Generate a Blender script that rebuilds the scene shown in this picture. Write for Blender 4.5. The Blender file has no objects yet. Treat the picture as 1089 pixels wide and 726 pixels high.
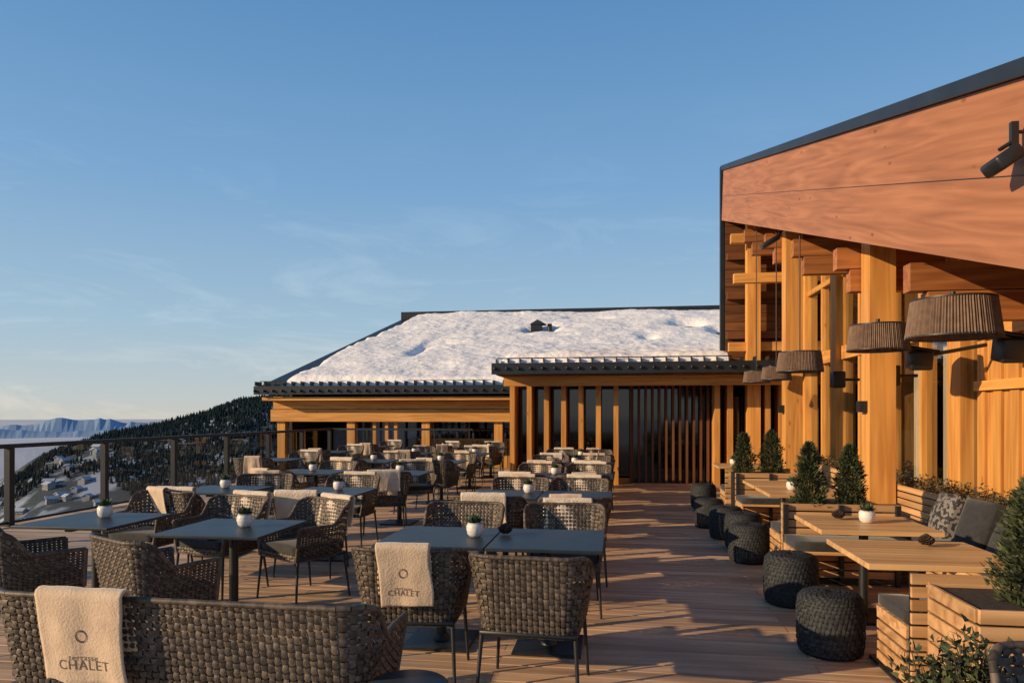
import bpy, bmesh, math, random
from mathutils import Vector, Matrix, noise
from mathutils.bvhtree import BVHTree
random.seed(7)
R=math.radians
sc=bpy.context.scene
# ------------------------------------------------ materials
def nodes(name):
    m=bpy.data.materials.new(name); m.use_nodes=True
    nt=m.node_tree; return m,nt,nt.nodes['Principled BSDF']
def N(nt,t,**k):
    n=nt.nodes.new(t)
    for a,b in k.items(): setattr(n,a,b)
    return n
def mk(name,c1,c2=None,rough=.6,scale=6,stretch=(1,1,1),bump=0,bdist=.01,rnd=0,metal=0,spec=.5,fine=None,detail=5,lo=.35,hi=.65,sheen=0):
    m,nt,p=nodes(name); L=nt.links.new
    c2=c2 or tuple(x*.7 for x in c1)
    tc=N(nt,'ShaderNodeTexCoord'); mp=N(nt,'ShaderNodeMapping'); mp.inputs['Scale'].default_value=stretch
    geo=N(nt,'ShaderNodeNewGeometry')
    add=N(nt,'ShaderNodeVectorMath',operation='ADD')
    mul=N(nt,'ShaderNodeMath',operation='MULTIPLY'); mul.inputs[1].default_value=37. if rnd else 0
    L(geo.outputs['Random Per Island'],mul.inputs[0])
    L(tc.outputs['Object'],mp.inputs['Vector']); L(mp.outputs[0],add.inputs[0]); L(mul.outputs[0],add.inputs[1])
    n=N(nt,'ShaderNodeTexNoise'); n.inputs['Scale'].default_value=scale; n.inputs['Detail'].default_value=detail
    L(add.outputs[0],n.inputs['Vector'])
    r=N(nt,'ShaderNodeValToRGB'); r.color_ramp.elements[0].position=lo; r.color_ramp.elements[1].position=hi
    r.color_ramp.elements[0].color=(*c2,1); r.color_ramp.elements[1].color=(*c1,1)
    L(n.outputs['Fac'],r.inputs[0])
    out=r.outputs[0]
    if rnd:
        mr=N(nt,'ShaderNodeMapRange'); mr.inputs['To Min'].default_value=1-rnd; mr.inputs['To Max'].default_value=1+rnd
        L(geo.outputs['Random Per Island'],mr.inputs['Value'])
        hs=N(nt,'ShaderNodeHueSaturation'); L(mr.outputs[0],hs.inputs['Value']); L(out,hs.inputs['Color']); out=hs.outputs[0]
    L(out,p.inputs['Base Color'])
    p.inputs['Roughness'].default_value=rough; p.inputs['Metallic'].default_value=metal
    p.inputs['Specular IOR Level'].default_value=spec
    if sheen: p.inputs['Sheen Weight'].default_value=sheen
    if bump:
        b=N(nt,'ShaderNodeBump'); b.inputs['Strength'].default_value=bump; b.inputs['Distance'].default_value=bdist
        if fine:
            n2=N(nt,'ShaderNodeTexNoise'); n2.inputs['Scale'].default_value=fine; n2.inputs['Detail'].default_value=3
            L(add.outputs[0],n2.inputs['Vector']); L(n2.outputs['Fac'],b.inputs['Height'])
        else: L(n.outputs['Fac'],b.inputs['Height'])
        L(b.outputs[0],p.inputs['Normal'])
    return m
def wood(name,c1,c2,axis,rnd=.18,rough=.6,s=1.0,knots=True,waves=.5,rings=16,lo=.28,hi=.66,stain=0):
    """long-grain timber; grain runs along axis"""
    m,nt,p=nodes(name); L=nt.links.new
    tc=N(nt,'ShaderNodeTexCoord'); geo=N(nt,'ShaderNodeNewGeometry')
    st=[14*s]*3; st['XYZ'.index(axis)]=.8*s
    mul=N(nt,'ShaderNodeMath',operation='MULTIPLY'); mul.inputs[1].default_value=53.
    L(geo.outputs['Random Per Island'],mul.inputs[0])
    add=N(nt,'ShaderNodeVectorMath',operation='ADD'); L(tc.outputs['Object'],add.inputs[0]); L(mul.outputs[0],add.inputs[1])
    mp=N(nt,'ShaderNodeMapping'); mp.inputs['Scale'].default_value=st; L(add.outputs[0],mp.inputs['Vector'])
    n=N(nt,'ShaderNodeTexNoise'); n.inputs['Scale'].default_value=1.; n.inputs['Detail'].default_value=7; n.inputs['Distortion'].default_value=.5
    L(mp.outputs[0],n.inputs['Vector'])
    mp2=N(nt,'ShaderNodeMapping'); st2=[3.2*s]*3; st2['XYZ'.index(axis)]=.2*s; mp2.inputs['Scale'].default_value=st2
    L(add.outputs[0],mp2.inputs['Vector'])
    n2=N(nt,'ShaderNodeTexNoise'); n2.inputs['Scale'].default_value=1.; n2.inputs['Detail'].default_value=2.; L(mp2.outputs[0],n2.inputs['Vector'])
    m2=N(nt,'ShaderNodeMath',operation='MULTIPLY'); m2.inputs[1].default_value=rings; L(n2.outputs['Fac'],m2.inputs[0])
    fr=N(nt,'ShaderNodeMath',operation='PINGPONG'); fr.inputs[1].default_value=1.; L(m2.outputs[0],fr.inputs[0])
    mx=N(nt,'ShaderNodeMath',operation='MULTIPLY_ADD'); mx.inputs[1].default_value=waves*.5; L(fr.outputs[0],mx.inputs[0])
    sb=N(nt,'ShaderNodeMath',operation='SUBTRACT'); sb.inputs[1].default_value=waves*.25; L(n.outputs['Fac'],sb.inputs[0]); L(sb.outputs[0],mx.inputs[2])
    r=N(nt,'ShaderNodeValToRGB'); r.color_ramp.elements[0].position=lo; r.color_ramp.elements[1].position=hi
    r.color_ramp.elements[0].color=(*c2,1); r.color_ramp.elements[1].color=(*c1,1); L(mx.outputs[0],r.inputs[0])
    out=r.outputs[0]
    if knots:
        mp3=N(nt,'ShaderNodeMapping'); st3=[5*s]*3; st3['XYZ'.index(axis)]=1.7*s; mp3.inputs['Scale'].default_value=st3; L(add.outputs[0],mp3.inputs['Vector'])
        v=N(nt,'ShaderNodeTexVoronoi'); v.inputs['Scale'].default_value=1.; L(mp3.outputs[0],v.inputs['Vector'])
        kr=N(nt,'ShaderNodeValToRGB'); kr.color_ramp.elements[0].position=.04; kr.color_ramp.elements[1].position=.10
        kr.color_ramp.elements[0].color=(.45,.36,.3,1); kr.color_ramp.elements[1].color=(1,1,1,1); L(v.outputs['Distance'],kr.inputs[0])
        mm=N(nt,'ShaderNodeMixRGB',blend_type='MULTIPLY'); mm.inputs[0].default_value=.8; L(out,mm.inputs[1]); L(kr.outputs[0],mm.inputs[2]); out=mm.outputs[0]
    if stain:
        n4=N(nt,'ShaderNodeTexNoise'); n4.inputs['Scale'].default_value=.9; n4.inputs['Detail'].default_value=6; L(tc.outputs['Object'],n4.inputs['Vector'])
        r4=N(nt,'ShaderNodeValToRGB'); r4.color_ramp.elements[0].position=.38; r4.color_ramp.elements[1].position=.6
        r4.color_ramp.elements[0].color=(1-stain,1-stain,1-stain,1); r4.color_ramp.elements[1].color=(1,1,1,1); L(n4.outputs['Fac'],r4.inputs[0])
        mm=N(nt,'ShaderNodeMixRGB',blend_type='MULTIPLY'); mm.inputs[0].default_value=1; L(out,mm.inputs[1]); L(r4.outputs[0],mm.inputs[2]); out=mm.outputs[0]
    mr=N(nt,'ShaderNodeMapRange'); mr.inputs['To Min'].default_value=1-rnd; mr.inputs['To Max'].default_value=1+rnd; L(geo.outputs['Random Per Island'],mr.inputs['Value'])
    hs=N(nt,'ShaderNodeHueSaturation'); L(mr.outputs[0],hs.inputs['Value']); L(out,hs.inputs['Color'])
    L(hs.outputs[0],p.inputs['Base Color']); p.inputs['Roughness'].default_value=rough
    p.inputs['Specular IOR Level'].default_value=.3
    b=N(nt,'ShaderNodeBump'); b.inputs['Strength'].default_value=.35; b.inputs['Distance'].default_value=.004; L(mx.outputs[0],b.inputs['Height']); L(b.outputs[0],p.inputs['Normal'])
    return m
def glass(name,tint,f0=.05,mx_=.8,rough=.01):
    """thin single-sheet glass, symmetric from both sides"""
    m=bpy.data.materials.new(name); m.use_nodes=True; nt=m.node_tree; nt.nodes.clear(); L=nt.links.new
    o=N(nt,'ShaderNodeOutputMaterial'); t=N(nt,'ShaderNodeBsdfTransparent'); t.inputs[0].default_value=(*tint,1)
    g=N(nt,'ShaderNodeBsdfGlossy'); g.inputs['Roughness'].default_value=rough; g.inputs[0].default_value=(.9,.95,1,1)
    lw=N(nt,'ShaderNodeLayerWeight'); lw.inputs[0].default_value=.5
    pw=N(nt,'ShaderNodeMath',operation='POWER'); pw.inputs[1].default_value=4.; L(lw.outputs['Facing'],pw.inputs[0])
    a=N(nt,'ShaderNodeMath',operation='MULTIPLY_ADD'); a.inputs[1].default_value=mx_; a.inputs[2].default_value=f0; L(pw.outputs[0],a.inputs[0])
    mx=N(nt,'ShaderNodeMixShader'); L(a.outputs[0],mx.inputs[0]); L(t.outputs[0],mx.inputs[1]); L(g.outputs[0],mx.inputs[2]); L(mx.outputs[0],o.inputs[0])
    return m
OR1=(.70,.35,.095); OR2=(.47,.20,.048)
W={a:wood('larch_timber_'+a,OR1,OR2,a,waves=.35) for a in 'XYZ'}
WF=wood('fascia_timber',(.45,.195,.092),(.26,.105,.048),'Y',rnd=.06,s=1.0,waves=.42,rings=22,lo=.2,hi=.75,knots=True)
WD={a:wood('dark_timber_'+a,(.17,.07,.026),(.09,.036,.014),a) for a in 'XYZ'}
DECK=wood('deck_board',(.74,.50,.31),(.42,.265,.16),'X',rnd=.24,rough=.55,knots=False,waves=.3,stain=.22)
OAKY=wood('oak_top',(.68,.42,.19),(.46,.27,.12),'X',rnd=.1,rough=.45,knots=False)
SLAT=wood('slat_timber',(.62,.37,.18),(.38,.21,.09),'X',rnd=.18)
DARK=mk('dark_metal',(.018,.020,.023),(.012,.014,.016),rough=.45,scale=8,metal=.0)
SHEET=mk('roof_sheet_metal',(.024,.028,.034),(.016,.019,.023),rough=.45,scale=3,metal=.2)
TOP=mk('table_slate_top',(.03,.046,.06),(.02,.029,.038),rough=.42,scale=5,bump=.05,fine=200,spec=.35)
WICK=mk('wicker_strand',(.125,.095,.072),(.048,.038,.031),rough=.55,scale=30,rnd=.45,bump=.4,bdist=.003,fine=160)
ROPE=mk('rope_charcoal',(.038,.044,.052),(.016,.018,.022),rough=.75,scale=40,rnd=.3,bump=.4,bdist=.003,fine=200)
CUSH=mk('cushion_fabric',(.03,.031,.035),(.018,.019,.022),rough=.9,scale=20,bump=.3,bdist=.002,fine=400,sheen=.2)
PILL=mk('patterned_fabric',(.22,.2,.19),(.03,.03,.035),rough=.9,scale=28,lo=.47,hi=.53,detail=1)
FLE=mk('fleece_blanket',(.70,.53,.37),(.56,.42,.29),rough=.95,scale=9,bump=.6,bdist=.006,fine=90,sheen=.4)
FLE2=mk('fleece_blanket_light',(.74,.63,.50),(.6,.5,.39),rough=.95,scale=9,bump=.9,bdist=.01,fine=60,sheen=.4)
EMB=mk('embroidery_thread',(.16,.11,.085),rough=.8)
SNOW=mk('snow',(.94,.93,.92),(.88,.88,.89),rough=.8,scale=1.2,bump=.7,bdist=.08,fine=4,lo=.3,hi=.7)
WHT=mk('white_ceramic',(.78,.76,.73),(.62,.6,.57),rough=.4,scale=60,bump=.5,bdist=.003)
LEAF=mk('succulent_leaf',(.06,.11,.045),(.03,.06,.03),rough=.6,scale=20,rnd=.4)
CON=mk('conifer_foliage',(.075,.09,.035),(.022,.035,.014),rough=.75,scale=9,rnd=.5)
SHR=mk('winter_shrub_foliage',(.14,.085,.04),(.05,.05,.02),rough=.8,scale=9,rnd=.5)
BARK=mk('bark',(.10,.07,.045),rough=.9,scale=30,bump=.5)
SOIL=mk('planter_soil',(.05,.035,.025),rough=1,scale=30,bump=.8)
SHADE=mk('lampshade_fabric',(.22,.145,.105),(.15,.10,.072),rough=.85,scale=20,rnd=0)
CURT=mk('linen_curtain',(.72,.64,.48),(.55,.46,.32),rough=.9,scale=4,stretch=(1,8,.3))
GL=glass('railing_glass',(.80,.84,.88),.06,.6)
GW=glass('window_glass',(.8,.82,.84),.12,.8)
DG=mk('dark_glazing',(.012,.013,.015),rough=.06,scale=2,spec=.8)
INT=mk('interior_dark',(.035,.026,.02),rough=.8,scale=2)
BOT=mk('bottle_glass',(.03,.06,.03),rough=.1)
CONE=mk('pine_cone_scale',(.09,.055,.035),(.04,.025,.018),rough=.8,scale=40,rnd=.4)
PLAS=mk('house_plaster',(.36,.36,.36),(.25,.25,.26),rough=.9,scale=.3)
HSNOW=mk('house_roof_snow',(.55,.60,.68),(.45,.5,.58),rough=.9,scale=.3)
# ------------------------------------------------ mesh builder
class MB:
    def __init__(s): s.v=[];s.f=[];s.m=[];s.sm=[]
    def add(s,vs,fs,mi=0,smooth=False):
        o=len(s.v); s.v+= [tuple(v) for v in vs]
        for f in fs: s.f.append([o+i for i in f]); s.m.append(mi); s.sm.append(smooth)
    def box(s,x0,x1,y0,y1,z0,z1,mi=0,M=None):
        vs=[Vector((x,y,z)) for z in (z0,z1) for y in (y0,y1) for x in (x0,x1)]
        if M: vs=[M@v for v in vs]
        s.add(vs,[(0,2,3,1),(4,5,7,6),(0,1,5,4),(2,6,7,3),(0,4,6,2),(1,3,7,5)],mi)
    def wedge(s,x0,x1,y0,y1,z0,f,mi=0):
        """box whose top follows z=f(y)"""
        vs=[(x,y,z) for z in (0,1) for y in (y0,y1) for x in (x0,x1)]
        vs=[(x,y,z0 if z==0 else f(y)) for x,y,z in vs]
        s.add(vs,[(0,2,3,1),(4,5,7,6),(0,1,5,4),(2,6,7,3),(0,4,6,2),(1,3,7,5)],mi)
    def rbox(s,cx,cy,cz,sx,sy,sz,bev=.01,seg=2,mi=0,M=None,smooth=True,puff=0):
        bm=bmesh.new(); bmesh.ops.create_cube(bm,size=1)
        bmesh.ops.scale(bm,vec=(sx,sy,sz),verts=bm.verts)
        if puff:
            bmesh.ops.subdivide_edges(bm,edges=bm.edges,cuts=5,use_grid_fill=True)
            for v in bm.verts:
                fx=1-(2*v.co.x/sx)**2; fy=1-(2*v.co.y/sy)**2
                v.co.z*= 1+puff*(fx*fy)**.5 if fx*fy>0 else 1-puff*.4
        else: bmesh.ops.bevel(bm,geom=bm.edges[:],offset=bev,segments=seg,affect='EDGES',profile=.5)
        T=Matrix.Translation((cx,cy,cz)); T=(M@T) if M else T
        bm.verts.index_update()
        s.add([T@v.co for v in bm.verts],[[v.index for v in f.verts] for f in bm.faces],mi,smooth); bm.free()
    def tube(s,p0,p1,r0,r1=None,n=8,mi=0,cap=True,smooth=True):
        r1=r0 if r1 is None else r1; p0=Vector(p0);p1=Vector(p1); d=(p1-p0).normalized()
        a=d.orthogonal().normalized(); b=d.cross(a)
        vs=[p+(a*math.cos(t)+b*math.sin(t))*r for p,r in((p0,r0),(p1,r1)) for t in[2*math.pi*i/n for i in range(n)]]
        s.add(vs,[(i,(i+1)%n,n+(i+1)%n,n+i) for i in range(n)],mi,smooth)
        if cap: s.add(vs,[list(range(n))[::-1],list(range(n,2*n))],mi)
    def pipe(s,pts,r,n=6,mi=0):
        for a,b in zip(pts[:-1],pts[1:]): s.tube(a,b,r,r,n,mi,True)
    def rev(s,prof,n=24,mi=0,c=(0,0,0),smooth=True,wob=None):
        vs=[]
        for k,(r,z) in enumerate(prof):
            for i in range(n):
                t=2*math.pi*i/n; rr=r*(wob(i,k) if wob else 1)
                vs.append((c[0]+rr*math.cos(t),c[1]+rr*math.sin(t),c[2]+z))
        fs=[(k*n+i,k*n+(i+1)%n,(k+1)*n+(i+1)%n,(k+1)*n+i) for k in range(len(prof)-1) for i in range(n)]
        s.add(vs,fs,mi,smooth)
    def grid(s,fn,nu,nv,mi=0,smooth=True):
        vs=[fn(i/nu,j/nv) for j in range(nv+1) for i in range(nu+1)]
        s.add(vs,[(j*(nu+1)+i,j*(nu+1)+i+1,(j+1)*(nu+1)+i+1,(j+1)*(nu+1)+i) for j in range(nv) for i in range(nu)],mi,smooth)
    def mesh(s,name,mats):
        me=bpy.data.meshes.new(name); me.from_pydata(s.v,[],s.f)
        for m in mats: me.materials.append(m)
        me.polygons.foreach_set('material_index',s.m); me.polygons.foreach_set('use_smooth',s.sm); me.update(); return me
    def obj(s,name,mats,parent=None,loc=(0,0,0),rot=0):
        return inst(s.mesh(name,mats),name,loc,rot,parent)
def inst(me,name,loc=(0,0,0),rot=0,parent=None):
    o=bpy.data.objects.new(name,me); sc.collection.objects.link(o); o.location=loc; o.rotation_euler=(0,0,rot)
    if parent: o.parent=parent
    return o
def empty(name,loc=(0,0,0)):
    e=bpy.data.objects.new(name,None); sc.collection.objects.link(e); e.location=loc; return e
def weave(B,P,ns,nt,mi,amp,closed=False,inner=True):
    """P(s,t)->(pos,normal) s,t in 0..1 ; real over/under straps"""
    for i in range(ns):
        for j in range(nt):
            for side in ((1,-1) if inner else (1,)):
                typ=(i+j+(0 if side==1 else 1))%2
                us=(-.12,.5,1.12) if typ==0 else (.14,.5,.86)
                vs=(.14,.5,.86) if typ==0 else (-.12,.5,1.12)
                pts=[]
                for b in range(3):
                    for a in range(3):
                        s=(i+us[a])/ns; t=(j+vs[b])/nt
                        if not closed: s=min(max(s,0),1)
                        t=min(max(t,0),1)
                        p,n=P(s,t)
                        along=a if typ==0 else b; cross=b if typ==0 else a
                        h=amp*(1 if along==1 else -.25)+amp*(.35 if cross==1 else 0)
                        pts.append(p+n*h*side)
                fs=[(0,1,4,3),(1,2,5,4),(3,4,7,6),(4,5,8,7)]
                B.add(pts,fs,mi,True)
def sstep(x,a,b):
    t=min(max((x-a)/(b-a),0),1); return t*t*(3-2*t)
# ------------------------------------------------ chair / sofa
def make_seat(name,w,ns,ncush,f=.25,b=-.27,r=.10):
    CP=[]
    def seg(a,c,n):
        for i in range(n): CP.append(Vector(a).lerp(Vector(c),i/n))
    seg((-w,f),(-w,b+r),12)
    for i in range(8):
        t=math.pi+(math.pi/2)*i/8; CP.append(Vector((-w+r+r*math.cos(t),b+r+r*math.sin(t))))
    seg((-w+r,b),(w-r,b),12)
    for i in range(8):
        t=1.5*math.pi+(math.pi/2)*i/8; CP.append(Vector((w-r+r*math.cos(t),b+r+r*math.sin(t))))
    seg((w,b+r),(w,f),12); CP.append(Vector((w,f)))
    cum=[0]
    for p,q in zip(CP[:-1],CP[1:]): cum.append(cum[-1]+(q-p).length)
    def cp(s):
        d=min(max(s,0),1)*cum[-1]
        for k in range(len(cum)-1):
            if d<=cum[k+1]+1e-9:
                t=(d-cum[k])/(cum[k+1]-cum[k]); p=CP[k].lerp(CP[k+1],t); tg=(CP[k+1]-CP[k]).normalized(); return p,Vector((tg.y,-tg.x))
    def CS(s,t):
        p,n=cp(s)
        top=.645+.175*(1-sstep(p.y,-.24,-.06)); z=.375+(top-.375)*t
        fl=.05*t*(1-sstep(p.y,-.2,.1)*.6)-.025*(1-t)
        q=p+n*fl
        return Vector((q.x,q.y,z)),Vector((n.x,n.y,0))
    B=MB()
    weave(B,CS,ns,14,0,.0085)
    rim=[CS(i/70,1)[0] for i in range(71)]; B.pipe(rim,.014,7,0)
    low=[CS(i/50,0)[0] for i in range(51)]; B.pipe(low,.011,6,0)
    for s in(0,1): B.tube(CS(s,0)[0],CS(s,1)[0],.015,.015,8,0)
    def FR(s,t): return Vector((-w+.01+(2*w-.02)*s,.25,.365+.06*t)),Vector((0,1,0))
    weave(B,FR,int(w*56),2,0,.008)
    B.rbox(0,-.01,.385,2*w-.03,.5,.03,.008,1,1)
    cw=(2*w-.05)/ncush
    for i in range(ncush): B.rbox(-w+.025+cw*(i+.5),0,.452,cw-.01,.48,.055,mi=2,puff=.55)
    for sx in(-1,1):
        for y,dy in((.235,.03),(-.235,-.05)):
            B.tube((sx*(w-.028),y,.39),(sx*(w-.005),y+dy,0),.013,.009,8,1)
    return B.mesh(name,[WICK,DARK,CUSH])
CH=make_seat('wicker_armchair',.29,50,1)
SOFA=make_seat('wicker_sofa',.84,84,2)
def make_blanket(seed,w=.30,lo=.50,li=.55,x0=0,mat=0,flat=1.):
    B=MB(); rr=random.Random(seed); ox=seed*7.3; skew=rr.uniform(-.05,.05)
    nu,nv=30,44
    def back_y(z): return -.29-.07*((z-.375)/.445)
    def f(u,v):
        x=x0+(u-.5)*w
        l1=.845-lo; l2=.845-li; arc=.07; tot=l1+arc+l2; d=v*tot
        nz=noise.noise(Vector((x*9+ox,d*3,seed)))*.014+noise.noise(Vector((x*25+ox,d*9,seed)))*.004
        fold=(.008*math.sin(u*math.pi*3+seed)+nz)
        if d<l1:
            z=lo+d; y=back_y(z)-.022-flat*fold*(1.2-d/l1)
        elif d<l1+arc:
            a=(d-l1)/arc*math.pi; z=.845+.022*math.sin(a)+nz*.3; y=back_y(.83)+.008-math.cos(a)*.03
        else:
            z=.845-(d-l1-arc); y=back_y(z)+.036+fold
        xx=x+skew*(v-.5)+.018*noise.noise(Vector((d*6,ox,round(u))))*abs(u-.5)*2
        return Vector((xx,y,z+.02*noise.noise(Vector((x*7,ox,0)))*(1 if v in(0,1) else 0)))
    B.grid(f,nu,nv,0)
    return B.mesh('throw_blanket',[FLE2 if mat else FLE])
BL=[make_blanket(1,.31,flat=.5),make_blanket(2,.28,.56,.6,.06),make_blanket(3,.42,.58,.52,-.03,1),make_blanket(4,.30,.47,.6,-.1),make_blanket(5,.40,.46,.6,-.36,flat=.6)]
def blanket(x,y,deg,i):
    b=inst(BL[i],'throw_blanket',(x,y,0),R(deg)); md=b.modifiers.new('s','SOLIDIFY'); md.thickness=.008; md.offset=0; return b
def chair(x,y,deg,bl=None):
    inst(CH,'wicker_armchair',(x,y,0),R(deg))
    return blanket(x,y,deg,bl) if bl is not None else None
def embroider(b,lines,x0=0,z=.69):
    me=b.data; bvh=BVHTree.FromPolygons([v.co.copy() for v in me.vertices],[list(p.vertices) for p in me.polygons])
    ref=-.29-.07*((z-.375)/.445)-.03
    def sit(co):
        h=bvh.ray_cast(Vector((co.x,-1,co.z)),Vector((0,1,0)))
        return Vector((co.x,(h[0].y if h[0] else ref)-.0055,co.z))
    zt=z
    for i,(t,s) in enumerate(lines):
        c=bpy.data.curves.new('embroidery','FONT'); c.body=t; c.size=s; c.align_x='CENTER'; c.space_character=1.12
        tmp=bpy.data.objects.new('tmp',c); sc.collection.objects.link(tmp)
        dg=bpy.context.evaluated_depsgraph_get(); dg.update()
        m2=bpy.data.meshes.new_from_object(tmp.evaluated_get(dg)); m2.materials.clear(); m2.materials.append(EMB)
        bpy.data.objects.remove(tmp)
        for v in m2.vertices: v.co=sit(Vector((x0+v.co.x,0,zt+v.co.y)))
        inst(m2,'embroidery_text',parent=b); zt-=s*1.15
    B=MB(); zz=z+.07+lines[0][1]
    for k in range(18):
        a=2*math.pi*k/18; p=sit(Vector((x0+math.cos(a)*.021,0,zz+math.sin(a)*.021))); q=sit(Vector((x0+math.cos(a+.3)*.029,0,zz+math.sin(a+.3)*.029)))
        B.tube(p,q,.0018,.0012,5,0)
    B.obj('embroidery_wreath',[EMB],b)
# ------------------------------------------------ tables etc
def make_table(w,d):
    B=MB(); B.rbox(0,0,.73,w,d,.022,.004,2,0,smooth=False)
    B.box(-w/2+.12,w/2-.12,-.03,.03,.69,.718,1); B.box(-.03,.03,-d/2+.1,d/2-.1,.688,.716,1)
    B.tube((0,0,.02),(0,0,.69),.034,.034,14,1)
    B.rbox(0,0,.012,.46,.46,.02,.005,1,1,smooth=False); B.tube((0,0,.02),(0,0,.06),.06,.04,14,1)
    return B.mesh('bistro_table',[TOP,DARK])
TB=make_table(.75,.8); TBw=make_table(.82,.8)
def make_pot(seed):
    rr=random.Random(seed); B=MB()
    prof=[(0,0),(.035,.0),(.052,.02),(.06,.05),(.058,.08),(.048,.1),(.043,.1),(.04,.085),(0,.085)]
    B.rev(prof,20,0,wob=lambda i,k:1+.03*(1 if (i+k)%2 else -1))
    for i in range(110):
        a=rr.uniform(0,6.28); e=rr.uniform(.1,1.4); l=rr.uniform(.035,.075); b=Vector((math.cos(a)*.02,math.sin(a)*.02,.095))
        d=Vector((math.cos(a)*math.cos(e),math.sin(a)*math.cos(e),math.sin(e))); sd=d.cross(Vector((0,0,1))).normalized()*.009
        m=b+d*l*.55; t=b+d*l
        B.add([b,m+sd,t,m-sd],[(0,1,2,3)],1)
    return B.mesh('potted_succulent',[WHT,LEAF])
POT=[make_pot(1),make_pot(2)]
def make_cone():
    B=MB()
    for k in range(9):
        t=k/8; r=.045*math.sin(math.pi*(.18+.75*t))
        for i in range(9):
            a=2*math.pi*(i+.5*k)/9; d=Vector((math.cos(a),math.sin(a),.0)); s=Vector((-d.y,d.x,0))*.016
            p=Vector((0,0,.012+t*.055))
            B.add([p,p+d*r+s,p+d*(r+.008)+Vector((0,0,.012)),p+d*r-s,p+Vector((0,0,.02))],[(0,1,2,3),(4,3,2,1)],0)
    return B.mesh('pine_cone',[CONE])
PC=make_cone()
def make_pouf():
    B=MB()
    pr=[(.17,0),(.195,.02),(.207,.08),(.21,.19),(.208,.3),(.198,.37),(.17,.4),(.11,.41),(.0,.412)]
    def prof(t):
        x=t*(len(pr)-1); k=min(int(x),len(pr)-2); u=x-k; return pr[k][0]*(1-u)+pr[k+1][0]*u, pr[k][1]*(1-u)+pr[k+1][1]*u
    B.rev([(r*.96,z*.98) for r,z in pr],32,0)
    def P(s,t):
        r,z=prof(min(t,.97)); a=2*math.pi*s+t*1.1
        r2,z2=prof(min(t+.02,.99)); r1,z1=prof(max(t-.02,0)); tx,tz=r2-r1,z2-z1; l=math.hypot(tx,tz) or 1
        n=Vector((math.cos(a)*tz/l,math.sin(a)*tz/l,-tx/l)); return Vector((math.cos(a)*r,math.sin(a)*r,z)),n
    weave(B,P,44,25,0,.006,closed=True,inner=False)
    return B.mesh('rope_pouf',[ROPE])
PF=make_pouf()
def make_conifer(seed,H=.62,Rr=.13,n=5600):
    rr=random.Random(seed); B=MB()
    B.tube((0,0,0),(0,0,H*.85),.014,.004,8,1)
    for i in range(40):
        t=rr.uniform(.08,.85); a=rr.uniform(0,6.28); r=Rr*(1-t)**.6*.9
        B.tube((0,0,H*t*.9),(math.cos(a)*r,math.sin(a)*r,H*t*.9+.06),.003,.001,4,1,False)
    for i in range(n):
        t=rr.random()**1.1; a=rr.uniform(0,6.28)
        lump=1+.7*noise.noise(Vector((math.cos(a)*2.2+seed,math.sin(a)*2.2,t*6)))+.5*noise.noise(Vector((math.cos(a)*6+seed,math.sin(a)*6,t*16)))
        r=Rr*min(1,(t*8+.5))*(1-t**2)**.6*lump*rr.random()**.3
        p=Vector((math.cos(a)*r,math.sin(a)*r,t*H)); l=rr.uniform(.016,.042)
        d=Vector((math.cos(a)*.8+rr.uniform(-.5,.5),math.sin(a)*.8+rr.uniform(-.5,.5),rr.uniform(.2,1))).normalized()
        s=d.cross(Vector((rr.uniform(-1,1),rr.uniform(-1,1),rr.uniform(-1,1)))).normalized()*l*.24
        B.add([p-s,p+s,p+d*l],[(0,1,2)],0)
    return B.mesh('dwarf_conifer',[CON,BARK])
CF=[make_conifer(1),make_conifer(2,.6,.12),make_conifer(3,.66,.15)]
def make_shrub(seed,rx,ry,h,n,mat):
    rr=random.Random(seed); B=MB()
    for i in range(60):
        a=rr.uniform(0,6.28); x=rr.uniform(-rx,rx)*.6;y=rr.uniform(-ry,ry)*.6
        e=Vector((x+math.cos(a)*.1,y+math.sin(a)*.1,h*rr.uniform(.6,1.05))); B.tube((x,y,0),e,.004,.0015,4,1,False)
        for k in range(n//60):
            p=Vector((x,y,0)).lerp(e,rr.uniform(.25,1))+Vector((rr.gauss(0,.03),rr.gauss(0,.03),rr.gauss(0,.02)))
            d=Vector((rr.uniform(-1,1),rr.uniform(-1,1),rr.uniform(-.2,1))).normalized(); l=rr.uniform(.02,.045)
            s=d.cross(Vector((rr.uniform(-1,1),.3,rr.uniform(-1,1)))).normalized()*l*.3
            B.add([p-s,p+d*l*.5-s,p+d*l,p+s],[(0,1,2,3)],0)
    return B.mesh('planter_shrub',[mat,BARK])
# ------------------------------------------------ deck
B=MB(); y=-3.0; bw=.138; k=0
XL,XRt=-8.75,4.0
while y<20.6:
    xr=XRt if y<16.7 else -2.5
    xs=[XL]; x=XL+(2.0 if k%2 else 4.0)
    while x<xr-.5: xs.append(x); x+=4.0
    xs.append(xr)
    for a,b in zip(xs[:-1],xs[1:]):
        dz=random.uniform(-.0012,.0012)
        x0,x1=a+.002,b-.002; y0,y1=y+.0045,y+bw-.0045; e=.003
        vs=[(x0,y0,-.03),(x1,y0,-.03),(x1,y1,-.03),(x0,y1,-.03),(x0,y0,dz-e),(x1,y0,dz-e),(x1,y1,dz-e),(x0,y1,dz-e),(x0,y0+e,dz),(x1,y0+e,dz),(x1,y1-e,dz),(x0,y1-e,dz)]
        B.add(vs,[(0,1,5,4),(3,7,6,2),(0,4,7,3),(1,2,6,5),(4,5,9,8),(6,7,11,10),(8,9,10,11)],0)
    y+=bw; k+=1
B.box(XL,XRt,-3,16.6,-.25,-.034,1); B.box(XL,-2.5,16.61,20.6,-.25,-.034,1)
B.obj('timber_deck',[DECK,DARK])
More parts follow.
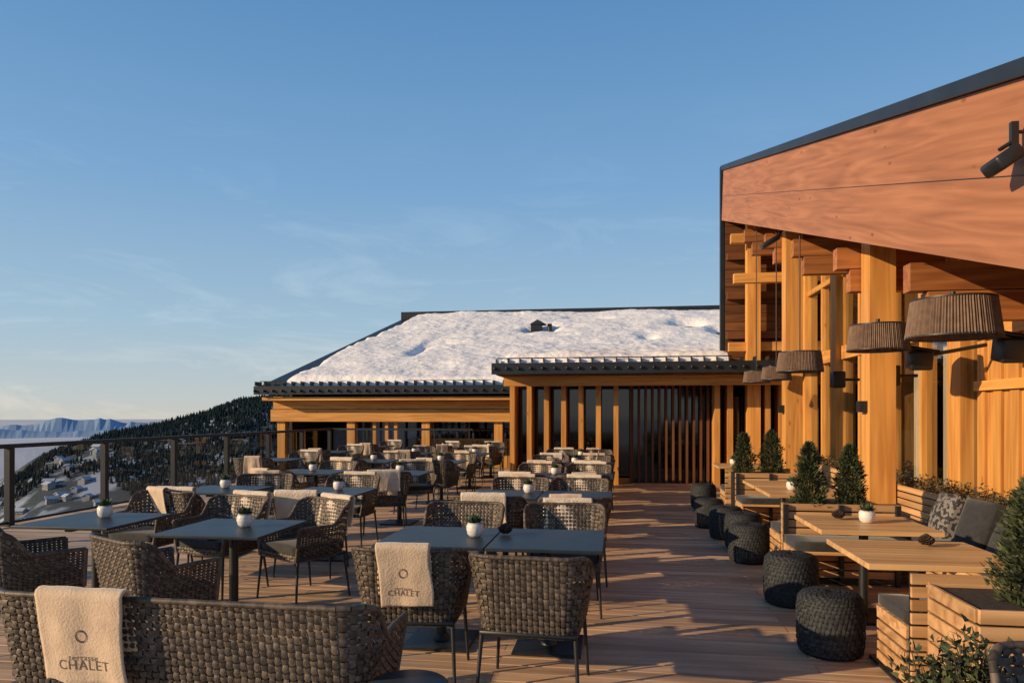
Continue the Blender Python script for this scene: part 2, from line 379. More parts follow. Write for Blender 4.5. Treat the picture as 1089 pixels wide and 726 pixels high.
# ------------------------------------------------ railing
rail=empty('glass_railing')
RX=-8.6
B=MB(); G=MB()
def pane_y(G,x,y0,y1,z0,z1): G.add([(x,y0,z0),(x,y1,z0),(x,y1,z1),(x,y0,z1)],[(0,1,2,3)])
ys=[8.94-1.9*5+1.9*i for i in range(12)]
ye=ys[-1]
B.rbox(RX,(ys[0]+ye)/2,1.14,.10,ye-ys[0]+.12,.06,.008,1,0,smooth=False)
for y in ys:
    B.box(RX-.045,RX+.045,y-.045,y+.045,-.2,1.109,0); B.box(RX-.08,RX+.08,y-.08,y+.08,-.001,.012,0)
for a,b in zip(ys[:-1],ys[1:]):
    pane_y(G,RX,a+.046,b-.046,.066,1.108); B.box(RX-.015,RX+.015,a+.046,b-.046,.03,.065,0)
yb=ye+.06
B.box(RX,-4.2,yb,yb+.06,1.11,1.17,0)
for i in range(5):
    x=RX+.1+i*1.05; B.box(x-.02,x+.02,yb+.01,yb+.04,-.2,1.11,0)
    if i<4: G.add([(x+.03,yb+.025,.06),(x+1.02,yb+.025,.06),(x+1.02,yb+.025,1.1),(x+.03,yb+.025,1.1)],[(0,1,2,3)])
B.obj('frame',[DARK],rail); G.obj('glass_panels',[GL],rail)
# ------------------------------------------------ chairs & dark tables
b=chair(-1.22,4.22,4,0); embroider(b,[('terrasse',.028),('CHALET',.046)],0,.60)
chair(-.47,4.1,-3)
chair(-1.3,5.78,178); chair(-.42,5.8,184,2)
for x in(-1.22,-.46): inst(TB,'bistro_table',(x,4.85,0))
inst(POT[0],'potted_succulent',(-.98,4.85,.742)); inst(PC,'pine_cone',(-.78,4.95,.742))
inst(TBw,'bistro_table',(-2.88,5.0,0)); inst(POT[1],'potted_succulent',(-2.8,5.02,.742),.4)
chair(-2.98,4.25,-28); chair(-2.72,5.85,150,2); chair(-3.55,5.95,165,2)
inst(TBw,'bistro_table',(-4.2,5.2,0)); inst(POT[0],'potted_succulent',(-4.2,5.3,.742),1)
chair(-4.12,4.5,-38,1); chair(-4.45,6.2,175,2)
inst(SOFA,'wicker_sofa',(-1.86,3.02,0),R(-1)); b=blanket(-1.86,3.02,-1,4); embroider(b,[('terrasse',.036),('CHALET',.06)],-.36,.56)
chair(1.5,2.25,165)
B=MB(); B.rev([(0,.48),(.155,.48),(.165,.49),(.165,.5),(.158,.505),(0,.505)],32,0); B.tube((0,0,.0),(0,0,.48),.02,.02,10,0); B.rev([(0,.0),(.13,0),(.13,.012),(0,.014)],24,0)
B.obj('side_table',[TOP],loc=(-.84,2.78,0))
rr=random.Random(3)
for ty in (7.5,9.9,12.2,14.3):
    for i,tx in enumerate((-1.18,-.42)):
        inst(TB,'bistro_table',(tx,ty,0))
        chair(tx+rr.uniform(-.05,.05),ty-.68,rr.uniform(-10,10),rr.choice([0,1,2,3,2]))
        chair(tx+rr.uniform(-.05,.05),ty+.72,180+rr.uniform(-10,10),rr.choice([0,1,2,2]))
    inst(rr.choice(POT),'potted_succulent',(-.9+rr.uniform(-.2,.2),ty+.1,.742),rr.uniform(0,6))
for ty in (7.5,10.0,12.5,15.0,17.6):
    for tx in (-3.15,-4.45):
        inst(TBw,'bistro_table',(tx,ty,0)); inst(rr.choice(POT),'potted_succulent',(tx+rr.uniform(-.1,.1),ty+.1,.742),rr.uniform(0,6))
        chair(tx+rr.uniform(-.15,.15),ty-.72,rr.uniform(-25,25),rr.choice([0,1,2,3,2]))
        chair(tx+rr.uniform(-.15,.15),ty+.76,180+rr.uniform(-25,25),rr.choice([0,1,2,2]))
for tx,ty in ((-6.4,12.6),(-6.5,15.4),(-6.4,18.2),(-2.0,19.2)):
    inst(TBw,'bistro_table',(tx,ty,0)); chair(tx,ty-.72,8,1); chair(tx+.1,ty+.78,172,2)
# ------------------------------------------------ right lounge
def wood_table(x0,x1,y0,y1,name='oak_dining_table'):
    B=MB(); cx,cy=(x0+x1)/2,(y0+y1)/2; n=5; w=(y1-y0)/n
    for i in range(n): B.rbox(cx,y0+w*(i+.5),.725,x1-x0,w-.002,.035,.003,1,0,smooth=False)
    B.box(x0+.1,x1-.1,cy-.04,cy+.04,.68,.706,1); B.tube((cx,cy,.02),(cx,cy,.68),.035,.035,14,1); B.rbox(cx,cy,.012,.45,.45,.02,.005,1,1,smooth=False)
    return B.obj(name,[OAKY,DARK])
wood_table(1.43,2.3,4.3,5.12); wood_table(1.5,2.35,5.5,6.3); wood_table(1.62,2.45,7.85,8.65); wood_table(1.62,2.45,8.75,9.5)
wood_table(1.65,2.45,11.9,12.7)
def bench(x0,x1,yb,d,h=.72):
    """slatted back panel at yb, seat towards d(+1/-1)"""
    B=MB(); n=9; z=.06; s=(h-.06)/n
    for i in range(n): B.rbox((x0+x1)/2,yb-d*.012,z+s*(i+.5),x1-x0,.024,s-.014,.003,1,0,smooth=False)
    for x in(x0+.03,(x0+x1)/2,x1-.03): B.box(x-.02,x+.02,(yb+.001 if d>0 else yb-.04),(yb+.04 if d>0 else yb-.001),.0,h-.01,1)
    ya,yc=(yb+.05,yb+.52) if d>0 else (yb-.52,yb-.05)
    for k in range(6):
        w=(yc-ya)/6; B.rbox((x0+x1)/2,ya+w*(k+.5),.385,x1-x0,w-.012,.03,.003,1,0,smooth=False)
    for k in range(5): 
        B.rbox(x0+.012,(ya+yc)/2,.06+.065*(k+.5),.022,yc-ya-.02,.05,.003,1,0,smooth=False)
    B.rbox((x0+x1)/2,(ya+yc)/2,.44,x1-x0-.02,yc-ya-.02,.07,mi=2,puff=.2)
    return B.obj('slatted_bench',[SLAT,DARK,CUSH])
bench(1.62,2.75,4.22,1); bench(1.55,2.6,6.98,-1,.76); bench(1.6,2.7,7.25,1,.74); bench(1.65,2.6,10.25,-1,.78); bench(1.65,2.6,11.2,1,.78)
SLY=wood('slat_timber_Y',(.62,.37,.18),(.38,.21,.09),'Y')
B=MB()
for k in range(6): B.rbox(2.72+.075*k,7.6,.385,.066,8.6,.03,.003,1,0,smooth=False)
for k in range(5): B.rbox(3.17,7.6,.47+.075*k,.022,8.6,.06,.003,1,0,smooth=False)
for k in range(5): B.rbox(2.69,7.6,.05+.065*(k+.5),.022,8.6,.05,.003,1,0,smooth=False)
for k in range(9): B.rbox(2.92,3.85+k*.93,.44,.44,.9,.08,mi=2,puff=.2)
B.obj('facade_bench',[SLY,DARK,CUSH])
def pillow(x,y,z,rz,ry,mat):
    B=MB(); B.rbox(0,0,0,.42,.42,.1,mi=0,puff=.9)
    o=B.obj('throw_pillow',[mat],loc=(x,y,z)); o.rotation_euler=(R(0),R(ry),R(rz)); return o
pillow(3.0,4.7,.66,5,-68,CUSH); pillow(2.98,5.25,.66,-8,-62,PILL); pillow(3.0,5.9,.66,-8,-66,CUSH); pillow(3.02,6.45,.66,6,-70,CUSH); pillow(3.0,7.0,.66,-3,-68,PILL)
for x,y,s in((1.42,5.0,1),(1.46,6.25,1.03),(1.42,7.95,1),(1.5,8.75,1.02),(1.4,9.4,1),(1.47,12.4,1),(1.3,10.3,.98)):
    o=inst(PF,'rope_pouf',(x,y,0),random.uniform(0,6)); o.scale=(s,s,s)
inst(POT[1],'potted_succulent',(1.95,5.9,.744)); inst(PC,'pine_cone',(1.98,4.9,.744)); inst(PC,'pine_cone',(1.78,6.05,.744)); inst(POT[0],'potted_succulent',(1.95,8.3,.744))
inst(POT[0],'potted_succulent',(1.95,12.3,.744))
def planter(x0,x1,y0,y1,h,mat,sl=True,name='slatted_planter'):
    B=MB(); n=max(3,int(h/.075)); s=h/n
    if sl:
        for i in range(n):
            z=s*(i+.5)
            for yy in(y0,y1): B.rbox((x0+x1)/2,yy,z,x1-x0,.022,s-.012,.003,1,0,smooth=False)
            for xx in(x0,x1): B.rbox(xx,(y0+y1)/2,z,.022,y1-y0-.026,s-.012,.003,1,0,smooth=False)
        B.box(x0+.02,x1-.02,y0+.02,y1-.02,0.01,h-.05,1)
        B.box(x0+.035,x1-.035,y0+.035,y1-.035,h-.06,h-.02,2)
    else:
        t=.03
        B.box(x0,x1,y0,y1,0,h-.05,1)
        B.box(x0,x1,y0,y0+t,h-.05,h,1); B.box(x0,x1,y1-t,y1,h-.05,h,1); B.box(x0,x0+t,y0+t,y1-t,h-.05,h,1); B.box(x1-t,x1,y0+t,y1-t,h-.05,h,1)
        B.box(x0+t,x1-t,y0+t,y1-t,h-.055,h-.025,2)
    return B.obj(name,[mat,DARK,SOIL])
planter(1.66,2.5,3.55,4.08,.70,SLAT); o=inst(CF[2],'dwarf_conifer',(2.03,3.75,.66)); o.scale=(1.15,1.15,1)
planter(1.62,2.45,7.01,7.22,.74,SLAT,False,'dark_planter')
inst(CF[0],'dwarf_conifer',(1.83,7.12,.70)); inst(CF[1],'dwarf_conifer',(2.2,7.12,.70),1)
planter(1.7,2.5,10.6,10.95,.74,SLAT,False,'dark_planter')
inst(CF[0],'dwarf_conifer',(1.86,10.8,.70),2); inst(CF[2],'dwarf_conifer',(2.25,10.8,.70),1)
SHM=make_shrub(5,.25,.6,.4,2400,SHR); SHG=make_shrub(6,.22,.22,.4,1800,CON)
planter(3.3,3.72,4.6,15.5,.5,SLAT,False,'facade_planter')
for i in range(9): inst(SHM,'planter_shrub',(3.52,5.2+i*1.15,.47),random.choice([0,3.14]))
planter(1.18,1.5,2.78,3.1,.35,SLAT,False,'plant_pot'); inst(SHG,'planter_shrub',(1.34,2.94,.32))
# ------------------------------------------------ timber hall (right)
hall=empty('timber_hall')
SL=.295; ang=math.atan(SL); FX=2.4
def lowz(y): return 2.46+(y-4.6)*SL
Y0,Y1=4.35,16.8; Ls=(Y1-Y0)/math.cos(ang)
def sloped(name,parts,mats):
    B=MB()
    for p in parts: B.box(*p)
    o=B.obj(name,mats,hall,loc=(0,Y0,lowz(Y0))); o.rotation_euler=(ang,0,0); return o
ca=math.cos(ang)
sloped('fascia_boards',[(FX,FX+.06,0,Ls,0,.555*ca,0),(FX-.004,FX+.056,0,Ls,.563*ca,1.14*ca,0)],[WF])
sloped('roof_metal_edge',[(FX-.05,FX+.12,-.04,Ls+.06,1.145*ca,1.25*ca,0),(FX+.12,10,-.04,Ls+.06,1.10*ca,1.21*ca,0)],[SHEET])
sloped('fascia_shadow_gap',[(FX+.006,FX+.05,0,Ls,.545*ca,.575*ca,0)],[DARK])
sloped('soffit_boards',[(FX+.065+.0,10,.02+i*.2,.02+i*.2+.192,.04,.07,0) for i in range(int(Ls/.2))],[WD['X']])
B=MB()
for yv in (6.6,8.72,10.8,12.78,14.8):
    for dz0,dz1,xe in ((-.62,-.36,2.75),(-.35,-.1,2.6)):
        z=lowz(yv); B.box(xe,3.80,yv+.16,yv+.32,z+dz0,z+dz1,0)
B.obj('soffit_beams',[wood('beam_timber',(.42,.165,.055),(.24,.085,.028),'X')],hall)
B=MB(); z=2.3
while z<6.6:
    B.box(FX+.07,9.,Y1-.1,Y1-.06,z,z+.19,0); z+=.2
B.obj('end_wall_boards',[WD['X']],hall)  # dark timber puts the shade under the roof into the boards' colour
B=MB()
for z in (3.3,4.2,5.1): B.box(FX+.09,3.9,Y1-.26,Y1-.11,z,z+.16,0)
B.obj('end_wall_beams',[WD['X']],hall)
B=MB()
for z,yy in ((3.0,16.3),(5.35,16.0),(4.4,15.6)): B.box(FX+.09,3.8,yy,yy+.18,z,z+.2,0)
B.obj('cross_beams',[W['X']],hall)
B=MB(); B.box(FX-.03,FX+.06,Y1-.02,Y1+.12,2.55,7.3,0); B.box(FX+.061,9,Y1+.0,Y1+.1,2.0,6.9,0); B.obj('end_wall_trim',[SHEET],hall)
B=MB()
for yv in (8.7,12.75,16.3): B.box(2.86,3.14,yv-.14,yv+.14,.0,lowz(yv)+.1,0)
B.obj('front_posts',[W['Z']],hall)
B=MB()
for yv in (8.7,12.75): B.box(2.78,2.859,yv-.07,yv+.07,1.62,1.75,0)
B.obj('wall_lights',[DARK],hall)
B=MB(); G=MB(); C=MB(); D=MB()
fx=3.95
for yv,w,dp in ((8.55,.32,.14),(9.75,.09,.06),(10.9,.16,.08),(12.1,.09,.06),(13.0,.34,.16),(14.2,.09,.06),(15.2,.26,.12),(16.2,.2,.1)):
    B.wedge(fx-dp,fx+.12,yv,yv+w,.0,lambda y:lowz(y)+.0,0)
k=0; ya=3.2
while ya<8.3:
    B.wedge(fx-.05-(.025 if k%2 else 0),fx+.0,ya,ya+.153,0,lambda y:lowz(y)+.0,0); ya+=.16; k+=1
B.obj('facade_posts',[W['Z']],hall)
WY=wood('larch_timber_rail',OR1,OR2,'Y')
B=MB(); B.box(fx-.08,fx+.06,8.56,16.6,2.55,2.78,0); B.box(fx-.09,fx+.07,8.56,16.6,.3,.5,0); B.box(fx-.12,fx-.076,3.2,8.3,2.4,2.6,0); B.box(fx-.12,fx-.076,3.2,8.3,1.85,1.95,0)
B.box(fx-.07,fx+.05,10.0,16.6,4.0,4.1,0)
B.obj('facade_rails',[WY],hall)
pane_y(G,fx,8.4,16.6,.5,2.55); G.add([(fx,8.4,2.78),(fx,16.6,2.78),(fx,16.6,lowz(16.6)),(fx,8.4,lowz(8.4))],[(0,1,2,3)])
G.obj('facade_glass',[GW],hall)
for s in (8.9,9.35,10.25,11.4,13.6,14.4):
    C.grid(lambda u,v:Vector((fx+.22+.03*math.sin(u*40)+.01*math.sin(u*97),s+u*.42,.5+v*2.0)),60,2,0)
for s in (9.0,10.2,11.3):
    C.grid(lambda u,v:Vector((fx+.24+.03*math.sin(u*40),s+u*.4,2.8+v*.85)),60,2,0)
C.obj('curtains',[CURT],hall)
D.wedge(9,9.1,3,16.7,0,lambda y:lowz(y) if y>4 else 2,0); D.box(fx+.02,9,3,3.1,0,2,0); D.box(fx+.06,9,3.1,16.7,-.1,-.01,0); D.box(fx+.4,9,8,16.6,2.62,2.74,0)
D.obj('interior',[INT],hall)
B=MB(); B.box(-.02,.02,-.015,.015,0,.16,0); B.rbox(-.09,0,-.02,.16,.2,.09,.02,2,0,M=Matrix.Rotation(R(-35),4,'Y')); B.tube((0,0,.05),(-.08,0,0),.012,.012,8,0); B.tube((0,0,.1),(.09,0,.1),.012,.012,8,0)
B.obj('floodlight',[DARK],loc=(2.32,4.55,3.16))
B=MB(); B.rbox(-.12,0,-.02,.3,.22,.08,.02,2,0,M=Matrix.Rotation(R(-30),4,'Y')); B.tube((0,0,0),(.15,0,.15),.015,.015,8,0); B.obj('floodlight',[DARK],loc=(2.55,11.9,4.45))
def lamp(x,y,z,d,arm):
    B=MB(); n=96; h=d*.46; r0=d/2; r1=d*.44
    B.rev([(r0,-h/2),(r1,h/2)],n*2,0,smooth=False,wob=lambda i,k:1+(.02 if i%2 else -.02)+.006*math.sin(i*1.7))
    B.rev([(r0*.96,-h/2+.01),(r1*.95,h/2-.01)],48,0)
    B.rev([(r0*1.015,-h/2),(r0*1.015,-h/2+.012)],48,1); B.rev([(r1*1.03,h/2-.012),(r1*1.03,h/2)],48,1); B.rev([(0,h/2-.02),(r1*.96,h/2-.015)],32,1)
    B.rev([(0,-h/2+.05),(r0*.7,-h/2+.05),(r0*.7,-h/2+.09)],32,1)
    top=lowz(y)+.05-z
    if arm:
        B.tube((0,0,h/2-.02),(0,0,h/2+.06),.02,.02,8,1); B.tube((0,0,-.05),(r0+.3,.0,-h/2-.02),.022,.022,8,1)
        B.rbox(r0+.12,-.0,-h/2-.1,.22,.2,.2,.02,2,1,M=Matrix.Rotation(R(12),4,'X')); B.tube((r0+.2,0,-h/2-.05),(r0+.75,0,-h/2+.05),.02,.02,8,1)
    else: B.tube((0,0,h/2-.02),(0,0,top),.009,.009,8,1)
    B.obj('pleated_heat_lamp',[SHADE,DARK],loc=(x,y,z))
lamp(2.69,6.16,2.37,.68,True); lamp(2.72,7.9,2.4,.6,True); lamp(2.55,10.4,2.33,.62,False); lamp(2.62,12.2,2.27,.48,False); lamp(2.7,14.3,2.32,.5,False)
for y,z in((8.9,2.05),(10.9,2.1)):
    B=MB(); B.rbox(0,0,0,.18,.18,.24,.02,2,0); B.tube((0,0,0),(.3,0,0),.02,.02,8,0); B.obj('wall_speaker',[DARK],loc=(3.2,y,z))
# ------------------------------------------------ chalet (back building)
ch=empty('chalet_building')
def mz(y): return 2.42+.273*(y-20.6)
XA=-11.1
B=MB()
def slab(B,x0,x1,y0,y1,f,t,mi=0):
    vs=[(x,y,f(y)-dz) for dz in(t,0) for (x,y) in((x0,y0),(x1,y0),(x1,y1),(x0,y1))]
    B.add(vs,[(3,2,1,0),(4,5,6,7),(0,1,5,4),(1,2,6,5),(2,3,7,6),(3,0,4,7)],mi)
slab(B,XA,12,20.6,35.8,mz,.22)
slab(B,XA,12,35.81,50,lambda y:mz(35.8)-.273*(y-35.8),.22)
cz=lambda y:2.66+.115*(y-15.2)
slab(B,-2.6,2.42,15.2,27,cz,.14)
B.box(XA-.05,-2.4,20.5,20.62,2.2,2.46,0); B.box(XA-.06,12,35.7,35.95,mz(35.8)-.05,mz(35.8)+.36,0)
B.box(-2.68,3.9,15.06,15.18,2.46,2.70,0)
B.box(2.43,3.9,15.2,16.9,2.47,2.69,0)
x=XA
while x<-2.6: B.rbox(x,20.46,2.31,.06,.08,.08,.02,1,0); B.box(x-.015,x+.015,20.5,20.9,2.47,2.60,0); x+=.3
x=-2.6
while x<3.8: B.rbox(x,15.03,2.58,.07,.06,.07,.02,1,0); B.box(x-.012,x+.012,15.2,15.5,2.72,2.80,0); x+=.26
B.tube((-2.6,15.32,2.82),(2.4,15.32,2.82),.012,.012,6,0); B.tube((XA,20.8,2.62),(-2.6,20.8,2.62),.012,.012,6,0)
B.obj('roof',[SHEET],ch)
B=MB(); zv=mz(30.2); B.box(-.55,-.1,.0,.5,-.2,.42,0); B.add([(-.6,-.05,.42),(.1,-.05,.42),(.1,.55,.42),(-.6,.55,.42),(-.25,-.05,.62),(-.25,.55,.62)],[(0,1,4),(1,2,5,4),(2,3,5),(3,0,4,5)],0); B.tube((.25,.2,-.1),(.25,.2,.45),.1,.1,12,0)
B.obj('roof_vent',[SHEET],ch,(-3.1,30.2,zv))
def ns(x,y,s,k=0): return noise.noise(Vector((x*s+k,y*s,k)))
B=MB(); nx,ny=230,190
def snow_main(u,v):
    x=XA+.25+u*(12-XA-.3); y=20.70+v*15.0
    inset=.6+.7*abs(ns(0,y,.5,3))+.3*ns(0,y,2,5)
    th=.30+.13*ns(x,y,.35)+.07*ns(x,y,1.1,8)+.03*ns(x,y,4,4)+.015*ns(x,y,9,2)
    ed=sstep(x-XA-.25,inset*.4,inset*.4+.5)*min(1,max(0,(y-20.70)/.25))**.4*(1-sstep(y,35.2,35.7))
    th=th*ed-(1-ed)*.08
    for (hx,hy,rx,ry,dp) in((-3.2,30,.6,.7,.9),(-7.2,25.5,.25,1.6,.2),(-6.6,26.5,.5,.4,.25),(1.2,27.5,.3,.6,.3),(-1,33,1.2,.5,.2),(-4.5,28,3,.12,.1),(3.,31,.7,.8,.7),(4.2,29,.5,1.2,.6)):
        q=((x-hx)/rx)**2+((y-hy)/ry)**2
        th-=dp*math.exp(-q*1.4)
    return Vector((x,y,mz(y)+th))
B.grid(snow_main,nx,ny,0)
def snow_can(u,v):
    x=-2.58+u*4.9; y=15.22+v*11.5
    th=.22+.10*ns(x,y,.5,2)+.06*ns(x,y,1.6,7)+.03*ns(x,y,5,1)
    ed=min(1,u/.05)**.5*min(1,v/.025)**.45; th=th*ed-(1-ed)*.05
    return Vector((x,y,cz(y)+th))
B.grid(snow_can,100,160,0)
B.obj('roof_snow',[SNOW],ch)
B=MB(); B.box(XA+.1,-2.55,21.3,21.4,1.36,1.74,0); B.box(XA+.2,-2.55,21.28,21.38,1.76,2.15,0)
B.box(XA+.12,-2.55,20.7,21.27,2.02,2.12,0)
B.obj('fascia_boards',[W['X']],ch)
B=MB()
for x in(-10.7,-8.35,-5.9,-3.6): B.box(x-.13,x+.13,21.42,21.68,-1.2,2.0,0)
for x in (-7.6,-7.2,-6.9): B.box(x-.05,x+.05,21.5,21.6,-1.2,2,0)
x=-2.38
while x<.3: B.box(x-.055,x+.055,16.1,16.75,0,2.27,0); x+=.395
for x in(2.22,2.5,2.95,3.3,3.6): B.box(x-.06,x+.06,16.2,16.7,0,2.27,0)
B.obj('timber_posts',[W['Z']],ch)
B=MB(); B.box(-2.5,3.9,15.6,15.75,2.22,2.44,0); B.box(-2.45,.3,16.5,16.62,.0,.12,0)
B.obj('timber_beams',[W['X']],ch)
B=MB()
x=-2.6
while x<3.7: B.box(x,x+.19,15.2,16.9,2.445,2.465,0); x+=.2
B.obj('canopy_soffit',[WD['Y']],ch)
B=MB(); B.box(-2.45,3.9,16.8,16.82,0,2.3,0)
for k in range(8): B.box(XA+.4+k*1.0,XA+.4+k*1.0+.9,25.5,25.52,-1,2.8,0)
B.obj('glazing',[DG],ch)
B=MB()
x=.34
while x<2.2: B.box(x,x+.05,16.6,16.78,0,2.27,0); x+=.155
B.box(.3,.36,16.4,16.79,0,2.28,0)
B.obj('door_slats',[WD['Z']],ch)
B=MB(); B.box(XA+.3,12,26,26.1,-1.3,3.5,0); B.wedge(XA+.3,XA+.4,22.2,35.7,-1.3,lambda y:mz(y)-.23,0); B.box(XA+.3,-2.5,21.0,26,-1.35,-1.2,0); B.wedge(-2.5,-2.46,16.95,26,-1,lambda y:cz(y)-.15,0); B.box(-2.44,9,16.95,17.0,0,2.4,0)
B.obj('inner_walls',[INT],ch)
B=MB()
B.box(-6.6,-3.0,23.0,23.6,.72,.78,1)
x=-6.55
while x<-3.05: B.box(x,x+.11,23.05,23.12,-.9,.72,0); x+=.13
B.obj('bar_counter',[W['Z'],OAKY])
B=MB()
for i in range(16):
    x=-6.4+i*.21+random.uniform(-.04,.04); h=random.uniform(.2,.3); B.rev([(0,0),(.04,0),(.04,h*.6),(.015,h*.75),(.015,h),(0,h)],10,0 if random.random()<.6 else 1,c=(x,23.3+random.uniform(-.1,.15),.78))
B.obj('bottle_row',[BOT,WHT])
B=MB(); B.box(-6.6,-3.0,24.9,25.2,1.0,1.04,0); B.box(-6.6,-3,24.9,25.2,.2,.24,0)
for x in(-6.6,-5.4,-4.2,-3.05): B.box(x,x+.05,24.9,25.2,-.9,1.6,0)
B.obj('back_bar_shelf',[W['X']])
# ------------------------------------------------ terrain, forest, fog, mountains
def ridge(az):
    K=[(-100,-640),(-60,-600),(-52,-420),(-46,-150),(-42,-70),(-38.5,-38),(-35,-20),(-32,0),(-29.5,22),(-27.5,28),(-24,30),(-15,34),(0,20),(30,0),(60,-60),(100,-200)]
    for (a,h),(b,g) in zip(K[:-1],K[1:]):
        if a<=az<=b: return h+(g-h)*(az-a)/(b-a)
    return -600
def terr(x,y):
    r=math.hypot(x,y); az=math.degrees(math.atan2(x,y))
    H=-300 if az<-100 or az>100 else ridge(az)
    if r<30: h=-3.2
    elif r<550: t=sstep(r,25,550); h=-3.2+(min(-150,H)+3.2)*(math.sin(t*math.pi/2))
    elif r<1300: t=sstep(r,550,1300); b0=min(-150,H); h=b0+(H-b0)*t
    else: t=sstep(r,1300,4500); h=H+(-640-H)*t
    if x<-9: h-=min(14,(-9-x)*.6)*(1-sstep(r,60,300))
    return h+noise.noise(Vector((x*.004,y*.004,0)))*14*min(1,r/400)+noise.noise(Vector((x*.02,y*.02,3)))*3.5*min(1,r/300)
B=MB(); rs=[0]+[8*1.062**i for i in range(144)]; na=300
vs=[];fs=[]
for r in rs:
    for i in range(na):
        a=2*math.pi*i/na; x,y=r*math.sin(a),r*math.cos(a); vs.append((x,y,terr(x,y) if r<30000 else -640))
for k in range(len(rs)-1):
    for i in range(na): fs.append((k*na+i,(k+1)*na+i,(k+1)*na+(i+1)%na,k*na+(i+1)%na)[::-1])
B.add(vs,fs,0,True)
GR=mk('hazy_hillside_ground',(.30,.36,.46),(.03,.048,.066),rough=.95,scale=.02,lo=.5,hi=.60,detail=9)  # snow patches over dark slope, with bluish distance haze mixed into both colours
B.obj('hillside_terrain',[GR])
rr=random.Random(5); HS=[]
for i in range(60):
    az=rr.uniform(-47,-38.5); r=rr.uniform(700,1180); a=R(az); x,y=r*math.sin(a),r*math.cos(a); z=terr(x,y); HS.append((x,y))
    B=MB(); l,wd,h=rr.uniform(4,7),rr.uniform(3.2,4.8),rr.uniform(3.5,6)
    B.box(-l,l,-wd,wd,-6,h,0)
    B.add([(-l,-wd,h),(l,-wd,h),(l,wd,h),(-l,wd,h),(-l,0,h+2.2),(l,0,h+2.2)],[(0,4,3),(1,2,5)],0)
    for sg in(-1,1): B.add([(-l-1,sg*(wd+1),h-.5),(l+1,sg*(wd+1),h-.5),(l+1,0,h+2.3),(-l-1,0,h+2.3),(-l-1,sg*(wd+1),h+.1),(l+1,sg*(wd+1),h+.1),(l+1,0,h+2.9),(-l-1,0,h+2.9)],[(0,1,2,3),(4,5,6,7),(0,1,5,4),(1,2,6,5),(3,0,4,7)],1)
    for k in range(-2,3):
        for zz in(.5,2.6): 
            B.box(k*l*.38-.5,k*l*.38+.5,-wd-.06,-wd-.01,zz,zz+1.2,2); B.box(k*l*.38-.5,k*l*.38+.5,wd+.01,wd+.06,zz,zz+1.2,2)
    B.obj('alpine_house',[PLAS,HSNOW,DARK],loc=(x,y,z),rot=rr.uniform(0,3))
FOR=mk('hazy_forest_canopy',(.022,.038,.042),(.010,.02,.024),rough=1,scale=.02,rnd=.4,spec=.1)  # bluish distance haze painted into the tree colours
B=MB(); rr=random.Random(11); cnt=0
while cnt<17000:
    az=rr.uniform(-50,-8); r=rr.uniform(200,1360) if rr.random()<.35 else rr.uniform(800,1370); a=R(az); x,y=r*math.sin(a),r*math.cos(a)
    if az<-33 and r<1230:
        if noise.noise(Vector((x*.006,y*.006,9)))<-.12: continue
        if any((x-p)**2+(y-q)**2<400 for p,q in HS): continue
    cnt+=1
    z=terr(x,y); h=rr.uniform(5,10.5); w=h*.24; o=rr.uniform(0,6)
    vs=[(x+w*math.cos(o+t*1.2566),y+w*math.sin(o+t*1.2566),z) for t in range(5)]+[(x,y,z+h)]
    B.add(vs,[(i,(i+1)%5,5) for i in range(5)],0)
B.obj('distant_forest',[FOR])
FOG=mk('fog_sheet',(.66,.70,.76),(.54,.60,.69),rough=1,scale=.0003,spec=0)
B=MB(); n=64; B.add([(90000*math.cos(2*math.pi*i/n),90000*math.sin(2*math.pi*i/n),-600) for i in range(n)],[list(range(n))],0)
B.obj('valley_fog',[FOG])
MT=mk('hazy_mountain',(.30,.43,.60),(.25,.37,.54),rough=1,scale=.0004,spec=0)  # pale blue base colour carries the air haze, no volume behind it
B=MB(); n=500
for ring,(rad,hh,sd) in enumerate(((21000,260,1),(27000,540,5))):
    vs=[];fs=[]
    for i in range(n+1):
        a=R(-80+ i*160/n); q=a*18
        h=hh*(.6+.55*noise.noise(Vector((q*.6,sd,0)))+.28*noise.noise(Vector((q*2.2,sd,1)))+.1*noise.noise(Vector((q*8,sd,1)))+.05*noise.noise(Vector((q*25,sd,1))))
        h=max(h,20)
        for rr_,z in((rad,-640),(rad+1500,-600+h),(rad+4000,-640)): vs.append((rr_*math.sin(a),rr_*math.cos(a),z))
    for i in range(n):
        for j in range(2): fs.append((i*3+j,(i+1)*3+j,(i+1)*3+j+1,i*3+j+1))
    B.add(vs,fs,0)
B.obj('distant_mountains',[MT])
# ------------------------------------------------ light, sky, camera
AZ,EL=27,16.5
d=Vector((math.cos(R(AZ))*math.cos(R(EL)),math.sin(R(AZ))*math.cos(R(EL)),-math.sin(R(EL))))
s=bpy.data.lights.new('sun','SUN'); s.energy=5; s.angle=R(.5); s.color=(1,.72,.42)
so=bpy.data.objects.new('sun',s); sc.collection.objects.link(so); so.rotation_euler=d.to_track_quat('-Z','Y').to_euler(); so.location=(-20,-10,10)
w=bpy.data.worlds.new('World'); sc.world=w; w.use_nodes=True; nt=w.node_tree; L=nt.links.new
bg=nt.nodes['Background']; ST=.15; sk=N(nt,'ShaderNodeTexSky',sky_type='NISHITA'); sk.sun_disc=False; sk.sun_elevation=R(EL); sk.sun_rotation=R(270-AZ)
sk.altitude=1500; sk.air_density=1.; sk.dust_density=.5; sk.ozone_density=1.5
tc=N(nt,'ShaderNodeTexCoord')
sx=N(nt,'ShaderNodeSeparateXYZ'); L(tc.outputs['Generated'],sx.inputs[0])
gr=N(nt,'ShaderNodeValToRGB'); cr=gr.color_ramp
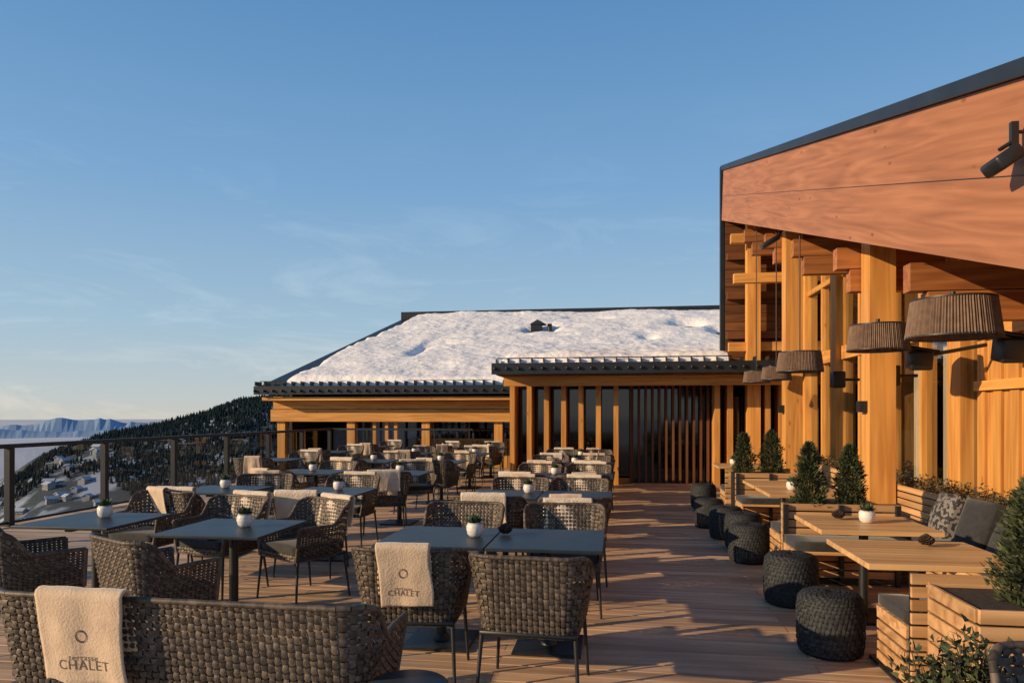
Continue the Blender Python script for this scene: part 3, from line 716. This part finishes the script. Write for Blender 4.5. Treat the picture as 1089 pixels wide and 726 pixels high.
stops=((0,(.54,.55,.54)),(.03,(.49,.55,.58)),(.12,(.36,.52,.65)),(.3,(.20,.39,.64)),(.5,(.11,.28,.54)),(.62,(.04,.13,.30)),(1,(.015,.05,.14)))
cr.elements[0].color=(*stops[0][1],1); cr.elements[-1].color=(*stops[-1][1],1); cr.elements[-1].position=1
for p,c in stops[1:-1]:
    e=cr.elements.new(p); e.color=(*c,1)
L(sx.outputs['Z'],gr.inputs[0])
sc1=N(nt,'ShaderNodeVectorMath',operation='SCALE'); sc1.inputs['Scale'].default_value=1/ST; L(gr.outputs[0],sc1.inputs[0])
mxs=N(nt,'ShaderNodeMixRGB'); mxs.inputs[0].default_value=.9; L(sk.outputs[0],mxs.inputs[1]); L(sc1.outputs[0],mxs.inputs[2])
mp=N(nt,'ShaderNodeMapping'); mp.inputs['Scale'].default_value=(1.3,1.3,6); mp.inputs['Rotation'].default_value=(.10,.16,0); mp.inputs['Location'].default_value=(.35,.1,0)
L(tc.outputs['Generated'],mp.inputs['Vector'])
nz=N(nt,'ShaderNodeTexNoise'); nz.inputs['Scale'].default_value=2.6; nz.inputs['Detail'].default_value=10; nz.inputs['Roughness'].default_value=.66; nz.inputs['Distortion'].default_value=.6
L(mp.outputs[0],nz.inputs['Vector'])
c2=N(nt,'ShaderNodeValToRGB'); c2.color_ramp.elements[0].position=.5; c2.color_ramp.elements[1].position=.9; c2.color_ramp.elements[0].color=(1,1,1,1); c2.color_ramp.elements[1].color=(1.7,1.4,1.18,1)
L(nz.outputs['Fac'],c2.inputs[0])
fz=N(nt,'ShaderNodeMapRange'); fz.inputs['From Min'].default_value=.42; fz.inputs['From Max'].default_value=.2; L(sx.outputs['Z'],fz.inputs['Value'])
mm=N(nt,'ShaderNodeMixRGB',blend_type='MULTIPLY'); L(fz.outputs[0],mm.inputs[0]); L(mxs.outputs[0],mm.inputs[1]); L(c2.outputs[0],mm.inputs[2]); L(mm.outputs[0],bg.inputs['Color'])
bg.inputs['Strength'].default_value=ST
cam=bpy.data.cameras.new('camera'); co=bpy.data.objects.new('camera',cam); sc.collection.objects.link(co); sc.camera=co
co.location=(0,0,1.6); co.rotation_euler=(R(90),0,R(8.42)); cam.sensor_width=36; cam.lens=24.8; cam.shift_y=.0707; cam.clip_end=200000; cam.clip_start=.05
sc.view_settings.view_transform='Standard'; sc.view_settings.look='None'; sc.view_settings.exposure=0
